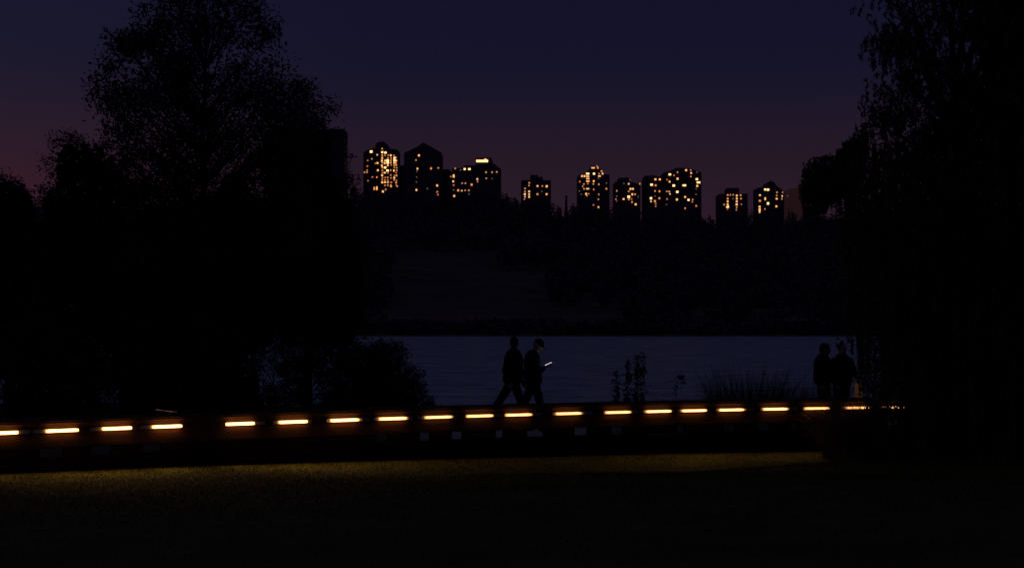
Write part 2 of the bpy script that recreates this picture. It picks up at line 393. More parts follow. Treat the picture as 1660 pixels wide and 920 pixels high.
profile_tree('dense_tree','broad dark thicket tree under the trunk of the tall airy tree','tree',40,330,
  [(262,250,300),(275,220,440),(310,200,480),(380,190,500),(470,180,500),(540,170,480),(570,170,425),(640,160,415)], 260, 28000, .11, .24, M['leafB'], limbs=40, core=6500, coresz=.34)
profile_tree('sapling','slender sapling with sparse leaves right of the dark trees, below skyline level','sapling',36,566,
  [(236,566,572),(255,562,576),(280,560,578),(300,562,590),(330,560,580),(420,550,580)], 26, 420, .085, .07, M['leafB'], limbs=26, r0=.03, trunk_top=240, depth=.3)
# shrubs on the bank behind the wall
profile_tree('shrub','big rounded shrub at the water edge, left of the walking pair','shrub',31,610,
  [(556,580,640),(566,556,662),(580,545,668),(600,538,682),(620,530,690),(640,520,700),(668,515,708)], 300, 17000, .06, .095, M['leafA'], limbs=290, r0=.05, core=1300, coresz=.10, depth=.9, coretop=30)
profile_tree('shrub','thin twiggy shrub with water glimpsed through it, left of the rounded shrub','shrub',30,505,
  [(540,460,560),(560,435,565),(600,425,560),(640,430,560),(670,430,560)], 170, 15000, .055, .09, M['leafB'], limbs=110, r0=.035, depth=.6)
profile_tree('shrub','leafy shrub beyond the wall at the left edge of the photo','shrub',28,60,
  [(505,30,90),(540,10,130),(580,-10,160),(630,-20,190),(680,-20,200)], 160, 12000, .06, .13, M['leafA'], limbs=40, r0=.05, core=1400, coresz=.16)
profile_tree('shrub','dark shrub beyond the wall between the left edge shrub and the twiggy shrub','shrub',29,300,
  [(510,230,340),(545,190,430),(600,170,455),(640,160,465),(680,160,465)], 200, 15000, .06, .14, M['leafB'], limbs=40, r0=.05, core=2500, coresz=.18)

# ------------------------------------------------------------------ willow at the right
D = 24.0
wb = Vector(((1590-CX)/F*D, D, gz((1590-CX)/F*D, D)-.05))
wt = thing('willow_tree','large drooping willow filling the right side of the photo','tree',wb)
T = Tubes(6); Q = lambda px,row,dd=0: P(px,row,D+dd)-wb
tr = limb(T,(0,0,0),Q(1560,330),.34,.24,.03,8)
fork = tr[-1]
lim=[]
f2 = limb(T,fork,Q(1545,205),.20,.15,.04,4)[-1]
for (px,row,dd,r) in [(1440,30,-.6,.07),(1478,-10,.5,.08),(1505,-60,-.4,.08),(1560,-80,.6,.09),(1620,-90,-.5,.09),(1400,200,.6,.06),(1450,120,-1,.06),(1680,-40,.8,.08),(1425,-30,.3,.05),(1640,60,-1,.07),(1330,258,-.5,.05),(1400,300,1.0,.06),(1700,180,.3,.08),(1480,240,-1.3,.07),(1620,220,1.2,.07)]:
    st = f2 if row < 180 else fork
    pts = limb(T,st,Q(px,row,dd),r,.012,.08,10,sag=.25 if row>180 else 0)
    lim.append(pts)
    for _ in range(7):
        s0 = pts[random.randint(3,9)]; e0 = s0+Vector((rng.normal()*.5-.15,rng.normal()*.4,rng.normal()*.3+.25))*.5
        limb(T,s0,e0,.018,.004,.1,4)
tip = limb(T,lim[10][-1],Q(1303,276,-.6),.02,.006,.05,5,sag=.10)
LP=[]; 
def strand(px,row,length,dd,dens=1.0,sway=0):
    p0 = np.array(Q(px,row,dd)); n = int(length/F*D/.018*dens)
    tt = np.sort(rng.random(n)); L = length/F*D
    ph = rng.uniform(0,6); 
    x = sway*tt**.5*L*.12+.03*np.sin(tt*5+ph); y=.03*np.cos(tt*4+ph)
    LP.append(p0+np.stack([x,y,-tt*L],1)+rng.normal(size=(n,3))*.014)
    pts=[Vector(p0)+Vector((sway*t**.5*L*.12+.03*math.sin(t*5+ph),.03*math.cos(t*4+ph),-t*L)) for t in (0,.33,.66,1)]
    T.add(pts,[.004,.003,.002,.001])
T.n=3; T2=T; T = Tubes(3)
def lb(row): return float(np.interp(row,[0,60,100,200,240,262,345,350,450,500,545,600,660],[1405,1412,1402,1408,1385,1375,1372,1362,1372,1385,1402,1412,1420]))+11*math.sin(row*.061)+7*math.sin(row*.17+2)+rng.normal()*6
for _ in range(1250):
    row = rng.uniform(190,560); l_ = lb(row+30)
    l_ += max(0,min(26,(row-400)*.22)); px = l_ + (1720-l_)*rng.random()**1.15 + 3
    strand(px,row,rng.uniform(70,210),rng.uniform(-1.8,1.8),.8)
for _ in range(300):                     # the arm that reaches out over the skyline
    u = rng.random(); px = 1298+u**.9*107; row = np.interp(px,[1296,1303,1325,1352,1372,1388,1405],[290,272,256,251,229,216,205])+rng.random()**1.6*45-1
    ln = min(np.interp(px,[1298,1308,1330,1342,1352,1360,1370],[322,342,344,338,322,335,420])+rng.normal()*5-row, rng.uniform(30,100)); ln=max(ln,8)
    strand(px,row,ln,rng.uniform(-.9,.2),.75,-.2)
for _ in range(360):                     # loose tufted upper crown
    row = rng.uniform(-60,205); l_ = lb(max(0,row)); u = rng.random()
    px = l_+10+(1700-l_)*u**.85
    for _q in range(8):
        strand(px+rng.normal()*13,row+rng.normal()*11,rng.uniform(7,26),rng.normal()*.5,1.25,rng.normal()*2.2)
for (px,row) in [(1383,12),(1392,16),(1408,24),(1413,52),(1404,58),(1399,82),(1440,38),(1447,20),(1409,150),(1404,128),(1418,104),(1438,76)]:
    strand(px,row,rng.uniform(8,16),-.3,2.2,rng.normal())
T.build('branchlet', M['bark'], wt, smooth=False); T2.build('trunk', M['bark'], wt)
C = np.concatenate(LP); V,Fc = leaves(C,.10,.026,down=1.6)
# dense clumps deep inside the crown
cc=[]
for _ in range(24000):
    row=rng.uniform(-60,740); l_=float(np.interp(row,[-60,0,130,200,260,350,550,740],[1560,1570,1590,1490,1410,1390,1420,1480]))
    cc.append(tuple(Q(l_+(1760-l_)*rng.random()**.7,row,rng.uniform(.2,2.2))))
V2,F2 = leaves(np.array(cc),.24,.075,down=1.2); Fc=np.concatenate([Fc,F2+len(V)]); V=np.concatenate([V,V2])
from_np('crown', V, Fc, M['willowleaf'], wt)
profile_tree('shrub','loose leafy bush right of the standing pair, under the willow','shrub',29.5,1450,
  [(548,1425,1460),(565,1412,1480),(600,1402,1520),(640,1395,1540),(690,1392,1560)], 110, 9000, .055, .12, M['willowleaf'], ground=.6, limbs=90, r0=.03, depth=.5)
profile_tree('shrub','dark bush at the right edge of the photo under the willow','shrub',25.5,1600,
  [(520,1520,1680),(560,1490,1700),(620,1470,1720),(700,1450,1720),(748,1440,1720)], 200, 16000, .08, .16, M['leafB'], limbs=40, r0=.05, core=2500, coresz=.2)

# ------------------------------------------------------------------ grasses and weeds
def clump(name,label,px,d,w,h,n,m,lean=.6,bw_=.012,base=None,group=None,seg=4):
    x0=(px-CX)/F*d; z=gz(x0,d) if base is None else base
    R = w/2
    a = rng.uniform(0,2*np.pi,n); r = R*np.sqrt(rng.random(n))
    B = np.stack([r*np.cos(a), r*np.sin(a)*.6, np.zeros(n)-.04],1)
    V,Fc = blades(B,h,bw_,lean,seg,az=a+rng.normal(size=n)*.5)
    o = from_np(name,V,Fc,m,None,(x0,d,z),smooth=True); tag(o,label,'grass',group); return o
clump('grass_clump','upright dark reed clump beyond the wall, widest one right of centre',1215,29.6,1.3,1.45,2600,M['reed'],.3,.026,.15)
clump('grass_clump','thin reed clump beyond the wall beside the widest reeds',1180,29.8,.5,1.4,420,M['reed'],.25,.026,.15)
clump('grass_clump','low reed clump beyond the wall, between the widest reeds and the standing pair',1262,29.9,1.2,1.25,2000,M['reed'],.35,.026,.15)
clump('grass_clump','reed clump right behind the back of the standing pair',1305,30.0,1.1,1.35,1400,M['reed'],.3,.026,.15)
clump('grass_clump','small reddish grass tuft beyond the wall, left of the reeds',1147,29.2,.14,1.15,120,M['drygrass'],.2,.014,.35)
for (px,d,w,h,n,lab) in [(1352,25.9,.4,.85,400,'arching dry grass clump covering the right end of the lit wall'),(1385,25.4,.6,1.02,1900,'tall dry grass clump against the wall below the standing pair'),(1425,25.2,.7,1.25,1700,'dry grass clump in front of the hidden strip lights'),
    (1465,24.6,.8,1.25,1500,'long grass clump at the foot of the willow, left side'),(1530,24.2,.8,.85,360,'long grass clump at the foot of the willow trunk'),(1600,23.8,.8,.85,340,'long grass clump right of the willow trunk, near the photo edge'),(1365,24.9,.5,.42,200,'short grass tuft at the lawn edge under the right end of the wall'),(1650,24.8,.8,1.0,340,'long grass clump at the right edge of the photo')]:
    clump('grass_clump',lab,px,d,w,h,n,M['drygrass'],.85,.010)
def weed(px,d,top,label,n=70,base=.5):
    p0=P(px,top,d); b0=Vector((p0.x,d,base)); H=p0.z-base
    n=int(n*4.5); t=thing('tall_weed',label,'plant',b0)
    T=Tubes(5); pts=limb(T,(0,0,0),(rng.normal()*.03,0,H),.007,.002,.03,8)
    tips=[]
    for q in range(9):
        s0=pts[rng.integers(2,7)]; e0=s0+Vector((rng.normal()*.035,rng.normal()*.03,rng.uniform(.08,.16))); limb(T,s0,e0,.004,.001,.05,3); tips.append(e0)
    T.build('stem',M['reed'],t)
    tt=rng.random(n)**.8; C=np.stack([rng.normal(size=n)*.06*(1.3-tt*.8),rng.normal(size=n)*.05,tt*H],1)
    C=np.concatenate([C[:int(n*.6)]]+[np.array(e)+rng.normal(size=(int(n*.05),3))*[.02,.02,.06] for e in tips])
    V,Fc=leaves(C,.07,.034); from_np('foliage',V,Fc,M['leafB'],t)
weed(998,28.7,600,'shortest leafy weed at the left of the tall weeds beyond the wall',80)
weed(1018,28.9,583,'leafy tall weed second from left beyond the wall',110)
weed(1033,28.6,575,'leafy tall weed, second tallest, left of the tallest one',120)
weed(1043,28.8,570,'tallest thin weed beyond the wall, right end of the weeds',80)
t=thing('drooping_weed','single drooping weed with a bent dark head beyond the wall','plant',Vector(((1096-CX)/F*28.8,28.8,.5)))
T=Tubes(5); pts=[Vector(P(1096+0*i,650,28.8))-t.location for i in range(1)]
pp=[Vector((0,0,0)),P(1096,650,28.8)-t.location,P(1096,630,28.8)-t.location,P(1098,616,28.8)-t.location,P(1103,611,28.8)-t.location,P(1108,618,28.8)-t.location]
T.add(pp,[.008,.007,.006,.005,.005,.004]); T.build('stem',M['reed'],t)
C=np.concatenate([np.array(pp[4])+rng.normal(size=(40,3))*[.05,.03,.03],np.array(pp[5])+rng.normal(size=(25,3))*[.03,.02,.05],np.array(pp[2])+rng.normal(size=(25,3))*[.06,.03,.10]])
V,Fc=leaves(C,.055,.03); from_np('foliage',V,Fc,M['leafB'],t)
# pale stick over the left end of the wall
a=x_at(249); p0=wp(a,-.10,WTOP+.06); p1=wp(x_at(284),-.085,WTOP+.045)
p0=Vector((p0.x,p0.y,WTOP+.10)); 
T=Tubes(6); T.add([p0-p0,(p1-p0)*.5+Vector((0,0,-.004)),p1-p0],[.010,.011,.007]); o=T.build('stick',M['timbertop']); o.location=p0
o.data.materials[0]=mat('pale_stick',(.75,.68,.58),(.6,.5,.42),20,.6); tag(o,'thin pale stick slanting above the wall, over the fourth strip light','stick')

# ------------------------------------------------------------------ far hillside woods
def crown_np(c, r, hgt, n, sz, conic=False):
    u = rng.normal(size=(n,3)); u/=np.linalg.norm(u,axis=1)[:,None]; rr = rng.random(n)**(1/2.4)
    lump = 1+.25*np.sin(u[:,0]*5+c[0])*np.cos(u[:,2]*4+c[1])
    p = u*rr[:,None]*lump[:,None]
    if conic:
        z = rng.random(n); a = rng.uniform(0,6.28,n); q=(1-z)*rng.random(n)**.5
        p = np.stack([np.cos(a)*q,np.sin(a)*q,z*2-1],1)
    return np.array(c)+p*np.array([r,r,hgt/2])
pts=[]
while len(pts) < 1500:
    y = rng.uniform(326,740); px = rng.uniform(330,1500); x=(px-CX)/F*y; z=hz(x,y)
    row = HZ-(z-EYE)*F/y
    if 628<px<890 and 408<row<520 and not (row<440 and px>820): continue
    if px<800 and row>520 and rng.random()<.6: continue
    if row>500 and (px<1010 or rng.random()<.5): continue
    r = rng.uniform(2.2,4.2)*(1 if y>450 else .75); hh = r*rng.uniform(1.8,2.8)
    lim_row = ridge_row(px)+rng.uniform(0,8)
    ztop = EYE+(HZ-lim_row)*y/F
    if z+hh*1.15 > ztop: hh=max(1.5,(ztop-z)/1.15)
    pts.append(crown_np((x,y,z+hh*.6),r,hh*1.1,110,1))
for _ in range(520):                     # low dark scrub along the far shoreline
    y=rng.uniform(325,333); px=rng.uniform(300,1500); x=(px-CX)/F*y; r=rng.uniform(1.2,2.6)
    pts.append(crown_np((x,y,hz(x,y)+r*.5),r*1.3,r*1.5,45,1))
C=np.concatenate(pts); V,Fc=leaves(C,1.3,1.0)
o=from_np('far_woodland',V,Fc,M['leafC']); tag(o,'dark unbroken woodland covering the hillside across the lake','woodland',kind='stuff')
def far_tree(px,top,wpx,d,label,conic=False,group='trees on the far ridge',hpx=36):
    x=(px-CX)/F*d; z=hz(x,d); zt=EYE+(HZ-top)*d/F; r=wpx/2/F*d; H=zt-z
    t=thing('conifer_tree' if conic else 'ridge_tree',label,'tree',(x,d,z),0,group)
    T=Tubes(5); T.add([(0,0,-.3),(0,0,H*.5),(0,0,H*.9)],[.35,.25,.06]); T.build('trunk',M['bark'],t)
    ch=min(H*.85, max(r*2.4,hpx/F*d))
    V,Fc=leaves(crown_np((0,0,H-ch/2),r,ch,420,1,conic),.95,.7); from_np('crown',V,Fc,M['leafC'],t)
gl='dark rounded tree among the treeline along the far ridge'
for (px,top,w) in [(575,300,22),(592,306,20),(612,309,22),(634,308,18),(652,302,22),(672,312,22),(693,315,22),(712,317,20),(733,319,22),(752,316,24),(795,305,36),(812,309,24),(835,320,16),(850,323,20),(870,325,24),(890,325,24),(906,331,12),(930,332,14),(950,334,24),(972,336,24),(995,337,22),(1016,341,24),(1042,343,26),(1068,345,24),(1094,345,26),(1118,346,26),(1138,349,20),(1152,351,16),(1224,341,20),(1245,345,20),(1262,344,20),(1310,339,24),(1332,342,22),(1352,344,22),(1372,342,24),(1395,342,24)]:
    far_tree(px,top+rng.uniform(-1,1.5),w,735,gl)
far_tree(773,304,26,738,'tree hump in front of the block with the lit bar on its roof',group=None)
far_tree(823,315,14,738,'small rounded tree right of the block with the lit roof bar',group=None)
far_tree(918,317,7,738,'narrow spiky conifer alone against the sky between tower blocks',True,None)
far_tree(1180,334,34,738,'wide dome of tree in front of the left side of the small lit block',group=None)
far_tree(1205,333,34,739,'wide dome of tree in front of the right side of the small lit block',group=None)
far_tree(1284,340,18,738,'pointed tree in front of the reddish brown block',group=None)

# ------------------------------------------------------------------ tower blocks
TD=960.0
def tower(name,label,walls,crown,wins,ox,oy,sc,m=None,depth=20,d=TD,extra_bar=None,fl=3.1):
    """walls/crown: elevation polygons in photo px; wins: (x,y,size) in crop px"""
    m = m or M['conc']
    cx = sum(p[0] for p in walls)/len(walls); X0=(cx-CX)/F*d
    gb = hz(X0,d)-2
    t = thing(name,label,'building',(X0,d,gb))
    W = lambda px,row: ((px-CX)/F*d-X0, EYE+(HZ-row)/F*d-gb)
    pts=[W(*p) for p in walls]
    xs=[p[0] for p in pts]; x0,x1=min(xs),max(xs); left=[p for p in pts]
    bm=bmesh.new(); poly=[(x1,0),(x0,0)]+[p for p in pts]
    # walls polygon given left-to-right along the roofline
    prism(bm,poly,0,depth)
    zt=min(pts[0][1],pts[-1][1]); z=fl
    while z < zt-1:
        bbox(bm,((x0+x1)/2,-.13,z),(x1-x0+.5,.25,.35)); z+=fl
    from_bm('wall',bm,m,t)
    if crown:
        bm=bmesh.new(); prism(bm,[W(*p) for p in crown],2,depth-4); from_bm('roof_house' if len(crown)<=4 else 'roof',bm,m,t)
    for (wx,wy_,s) in wins:
        px=ox+wx/sc; row=oy+wy_/sc; X,Z=W(px,row)
        k = {'0':(1.,1.1,'win0'),'r':(1.05,1.1,'win4'),'s':(1.05,1.15,'win1'),'m':(1.3,1.4,'win2'),'L':(1.75,1.6,'win3'),'w':(2.3,1.0,'win2'),'W':(2.9,1.5,'win3'),'t':(1.2,2.5,'win2')}[s]
        mk=k[2]
        if mk in ('win1','win2') and rr.random()<.35: mk=rr.choice(['win5','win6','win6'])
        jj=rr.uniform(.72,1.0)
        bm=bmesh.new(); bbox(bm,(X,-.30,Z),(k[0]*jj,.08,k[1]*rr.uniform(.75,1.0))); from_bm('window',bm,M[mk],t)
    if extra_bar:
        (a,b_,row,h_)=extra_bar; A=W(a,row); B_=W(b_,row)
        bm=bmesh.new(); bbox(bm,((A[0]+B_[0])/2,1.75,A[1]),(B_[0]-A[0],.3,h_)); bbox(bm,(A[0]+(B_[0]-A[0])*.78,1.75,A[1]+h_*.6),(1.6,.28,h_*.6)); from_bm('roof_light',bm,M['win3'],t)
    return t
rr=random.Random(3); z1=(570,210,1660/340); z2=(900,240,1660/340); z3=(1150,220,1660/300)
A=[(155,175,'L'),(243,180,'L'),(268,183,'L'),(242,151,'s'),(203,200,'s'),(160,232,'s'),(128,245,'r'),(205,265,'m'),(188,268,'r'),(125,290,'r'),(103,338,'s'),(123,338,'s'),(123,322,'r'),(208,322,'m'),(200,377,'s'),(165,377,'r'),(130,405,'r'),(180,466,'t'),(200,464,'t'),(248,490,'m'),(270,474,'s'),(312,449,'m'),(362,449,'s')]
rr=random.Random(3)
for i,x in enumerate((242,264,287,312,338,354)):
    for j in range(13):
        if rr.random()<.80: A.append((x+rr.uniform(-3,3),205+j*19.5+rr.uniform(-3,3),rr.choice('rrssmmL' if i in (1,2,4) else 'rssmmr')))
tower('tower_block','brightest tower, packed with lit windows, at the left of the skyline',[(589,247),(596,243),(606,240),(627,240),(645,243)],[(608,240.5),(608,233),(614,229),(622,229),(628,234),(628,240.5)],A,*z1)
tower('tower_block','dark tower with a peaked gable roof and few lit windows',[(655,248),(676,238),(686,231),(701,239),(715,247),(716,252)],None,
  [(533,205,'m'),(510,242,'s'),(521,310,'m'),(518,330,'0'),(515,377,'0'),(513,415,'0'),(513,478,'m'),(629,308,'m'),(686,304,'s'),(677,443,'m'),(678,493,'s'),(600,467,'0'),(683,515,'r')],*z1)
tower('tower_block','narrow unlit block tucked between the brightest tower and the gabled tower',[(644,268),(657,268)],None,[],*z1,d=990)
tower('tower_block','low dark block just right of the gabled tower',[(716,275),(727,274),(733,279)],None,[(785,372,'r')],*z1,d=970)
tower('tower_block','squat block with scattered lit windows left of the lit roof bar',[(733,273),(750,272),(754,268),(768,268)],None,
  [(780+24,410,'m'),(808,440,'r'),(808,368,'t'),(808,478,'0'),(812,525,'m'),(820,308,'r'),(895,313,'L'),(932,313,'L'),(875,425,'s'),(901,425,'s'),(950,436,'m'),(843,481,'m'),(872,484,'s'),(898,481,'s'),(928,481,'s'),(928,510,'0'),(862,320,'0')],*z1)
tower('tower_block','block with a bright lit bar across its rooftop',[(768.5,268),(797,266),(802,266),(808,271),(812,273)],[(771,268.2),(771,255),(796,255),(799,262),(800,268.2)],
  [(1064,338,'s'),(1112,338,'s'),(1149,336,'s'),(1066,386,'s'),(1112,388,'0'),(995,392,'m'),(997,412,'r')],*z1,d=955,extra_bar=(772,791,260.5,1.5))
tower('tower_block','small square block standing alone in mid skyline with a stepped rooftop',[(845,292),(893,292)],[(860,292.2),(860,283),(872,283),(872,286),(880,286),(880,292.2)],
  [(1406,422,'s'),(1404,443,'s'),(1372,466,'s'),(1372,490,'s'),(1405,490,'m'),(1371,511,'m'),(1405,511,'m'),(1372,532,'s'),(1405,532,'m'),(1471,447,'m'),(1510,447,'s'),(1544,449,'m'),(1471,511,'m'),(1543,511,'m'),(1506,490,'0'),(1366,550,'r')],*z1)
tower('tower_block','tower with a pointed lit top, right of the lone conifer',[(937,284),(948,282),(957,272),(967,267.5),(973,273),(979,282),(988,283)],None,
  [(300,157,'w'),(338,157,'m'),(330,144,'r'),(367,183,'s'),(257,203,'W'),(307,203,'L'),(375,203,'m'),(348,203,'r'),(212,222,'m'),(232,222,'m'),(257,224,'w'),(350,222,'w'),(258,242,'w'),(195,266,'r'),(258,262,'w'),(305,262,'m'),(258,281,'r'),(302,284,'s'),(345,287,'s'),(227,285,'r'),(218,303,'s'),(228,323,'s'),(257,322,'w'),(305,327,'r'),(405,322,'s'),(245,362,'m'),(265,362,'r'),(250,376,'s'),(345,366,'s'),(342,405,'s'),(303,450,'r'),(342,468,'m'),(405,277,'0'),(207,365,'0'),(192,340,'0'),(343,240,'0')],*z2)
tower('tower_block','low wide block with small lit windows right of the pointed tower',[(997,295),(1026,295),(1032,297),(1038,298)],[(1003,295.2),(1003,288),(1018,287),(1022,290),(1022,295.2)],
  [(592,250,'0'),(582,283,'s'),(670,283,'s'),(544,280,'0'),(596,323,'m'),(615,323,'m'),(487,339,'s'),(582,343,'s'),(610,366,'m'),(632,366,'s'),(582,385,'L'),(541,403,'m'),(480,405,'r'),(487,420,'0'),(605,403,'r'),(608,427,'s'),(583,405,'s'),(637,445,'m'),(657,385,'0'),(487,380,'0')],*z2)
tower('tower_block','block joined to the left side of the widest tower',[(1045,285),(1060,284),(1074,288)],None,
  [(793,248,'m'),(828,248,'m'),(763,290,'L'),(795,295,'m'),(790,340,'s'),(825,342,'m'),(758,397,'L'),(824,397,'m'),(758,422,'s'),(789,420,'m'),(795,460,'r'),(790,380,'0'),(795,440,'r')],*z2)
tower('tower_block','widest tower, rounded top, with lit windows down its right edge',[(1075.5,280),(1088,276),(1097,272),(1110,272),(1122,274),(1130,277),(1137,279)],None,
  [(1036,175,'m'),(1072,175,'r'),(968,192,'s'),(907,209,'L'),(940,216,'r'),(1076,198,'m'),(1122,192,'0'),(968,243,'m'),(1073,225,'r'),(885,250,'r'),(905,266,'m'),(1121,246,'L'),(1134,272,'W'),(938,297,'L'),(1022,295,'W'),(1124,300,'m'),(884,343,'s'),(903,345,'s'),(966,347,'L'),(908,363,'s'),(1115,365,'0'),(963,407,'m'),(1028,387,'m'),(885,403,'r'),(1055,410,'L'),(1088,408,'s'),(1085,425,'r'),(1116,457,'s'),(1028,476,'s'),(880,447,'0'),(1116,323,'0')],*z2)
tower('tower_block','small lit block half sunk behind domed trees with a square rooftop',[(1167,314),(1212,314)],[(1180,314.2),(1180,304),(1199,304),(1199,314.2)],
  [(1365,372,'s'),(1386,370,'r'),(1408,370,'r'),(1437,376,'m'),(1468,374,'s'),(1365,400,'m'),(1437,400,'m'),(1470,400,'s'),(1365,422,'m'),(1437,422,'m'),(1337,447,'s'),(1365,445,'m'),(1436,446,'m'),(1471,446,'r'),(1364,465,'L'),(1364,483,'s'),(1436,468,'s'),(1434,488,'r'),(1407,400,'0')],*z2)
tower('tower_block','block with a domed top, last clear tower before the willow',[(1229,304),(1241,303),(1262,303),(1269,309),(1271,316)],[(1242,303.2),(1243,297),(1250,292.5),(1256,295),(1262,303.2)],
  [(500,482,'L'),(525,484,'L'),(453,533,'m'),(605,508,'s'),(656,508,'r'),(603,536,'s'),(652,541,'s'),(603,565,'m'),(650,566,'s'),(452,584,'m'),(500,565,'t'),(525,607,'L'),(600,633,'m'),(497,657,'r'),(450,636,'m'),(450,665,'t'),(450,685,'s')],*z3)
tower('tower_block','plain reddish brown block beside the willow branches',[(1272.5,309),(1285,305),(1301,303)],None,[(700,540,'0')],*z3,m=M['brown'])
tower('tower_block','block mostly hidden behind the hanging willow branches',[(1302.5,306),(1330,306)],None,[(907,548,'s'),(907,580,'s'),(866,598,'s'),(866,627,'s'),(907,625,'m'),(910,650,'0')],*z3)
tower('tower_block','tall unlit tower whose right edge shows behind the left trees',[(506,209),(558,209)],None,[],*z1,d=930)

# ------------------------------------------------------------------ people
def cap(bm,p0,p1,r0,r1,seg=12):
    p0=Vector(p0); p1=Vector(p1); d=p1-p0; L=d.length
    if L>1e-5:
        rot=d.to_track_quat('Z','Y').to_matrix().to_4x4()
        bmesh.ops.create_cone(bm,cap_ends=True,segments=seg,radius1=r0,radius2=r1,depth=L,matrix=Matrix.Translation((p0+p1)/2)@rot)
    for p,r in ((p0,r0),(p1,r1)): bmesh.ops.create_uvsphere(bm,u_segments=seg,v_segments=8,radius=r,matrix=Matrix.Translation(p))
def ell(bm,c,s,rot=None):
    bmesh.ops.create_uvsphere(bm,u_segments=16,v_segments=12,radius=1,matrix=Matrix.Translation(c)@(rot or Matrix()).to_4x4()@Matrix.Diagonal((*s,1)))
def chain(bm,pts,rs):
    for i in range(len(pts)-1): cap(bm,pts[i],pts[i+1],rs[i],rs[i+1])
def rem(name,bm,m,parent,vox=.011,sm=6):
    o=from_bm(name,bm,m,parent,True)
    r=o.modifiers.new('r','REMESH'); r.mode='VOXEL'; r.voxel_size=vox; r.use_smooth_shade=True
    s=o.modifiers.new('s','SMOOTH'); s.iterations=sm; s.factor=.5
    return o
def head_geo(bm,c,tilt,yaw=0):
    """head centre c, facing +x turned by yaw, nodding by tilt"""
    R = Matrix.Rotation(yaw,3,'Z')@Matrix.Rotation(tilt,3,'Y'); c=Vector(c); f=lambda *v: c+R@Vector(v)
    ell(bm,f(-.01,0,.02),(.098,.078,.108),R); ell(bm,f(.03,0,-.045),(.062,.058,.072),R)
    cap(bm,f(.055,0,-.088),f(.06,0,-.09),.024,.022)
    cap(bm,f(.088,0,.018),f(.108,0,-.018),.009,.014); ell(bm,f(.094,0,-.052),(.014,.026,.011),R)
    ell(bm,f(.082,0,.036),(.018,.05,.012),R)
    for s in (-1,1): ell(bm,f(-.005,s*.078,-.005),(.020,.009,.032),R); ell(bm,f(.083,s*.03,.016),(.011,.014,.009),R)
    return R,f
def hand_geo(bm,w,R,curl=.5,s=-1):
    """hand from wrist w; local +x along the fingers, s = thumb side in y"""
    f=lambda *v: Vector(w)+R@Vector(v)
    for k in range(4):
        y=(k-1.5)*.019; cap(bm,f(0.005,y*.6,0),f(.082,y,0),.015,.012)
        L=[.066,.075,.070,.055][k]; a=curl*.7; b_=curl*1.6
        p1=Vector((.085,y,0)); p2=p1+Vector((math.cos(a),0,-math.sin(a)))*L*.5; p3=p2+Vector((math.cos(b_),0,-math.sin(b_)))*L*.5
        chain(bm,[f(*p1),f(*p2),f(*p3)],[.0095,.0085,.0075])
    chain(bm,[f(.02,s*.028,0),f(.052,s*.056,-.008),f(.078,s*.062,-.022)],[.013,.011,.009])
def foot(bm,a,dx,r=.045):
    a=Vector(a); cap(bm,a+Vector((-.03*dx,0,-.045)),a+Vector((.16*dx,0,-.062)),.038,.028); cap(bm,a,a+Vector((0,0,-.04)),.045,.042)
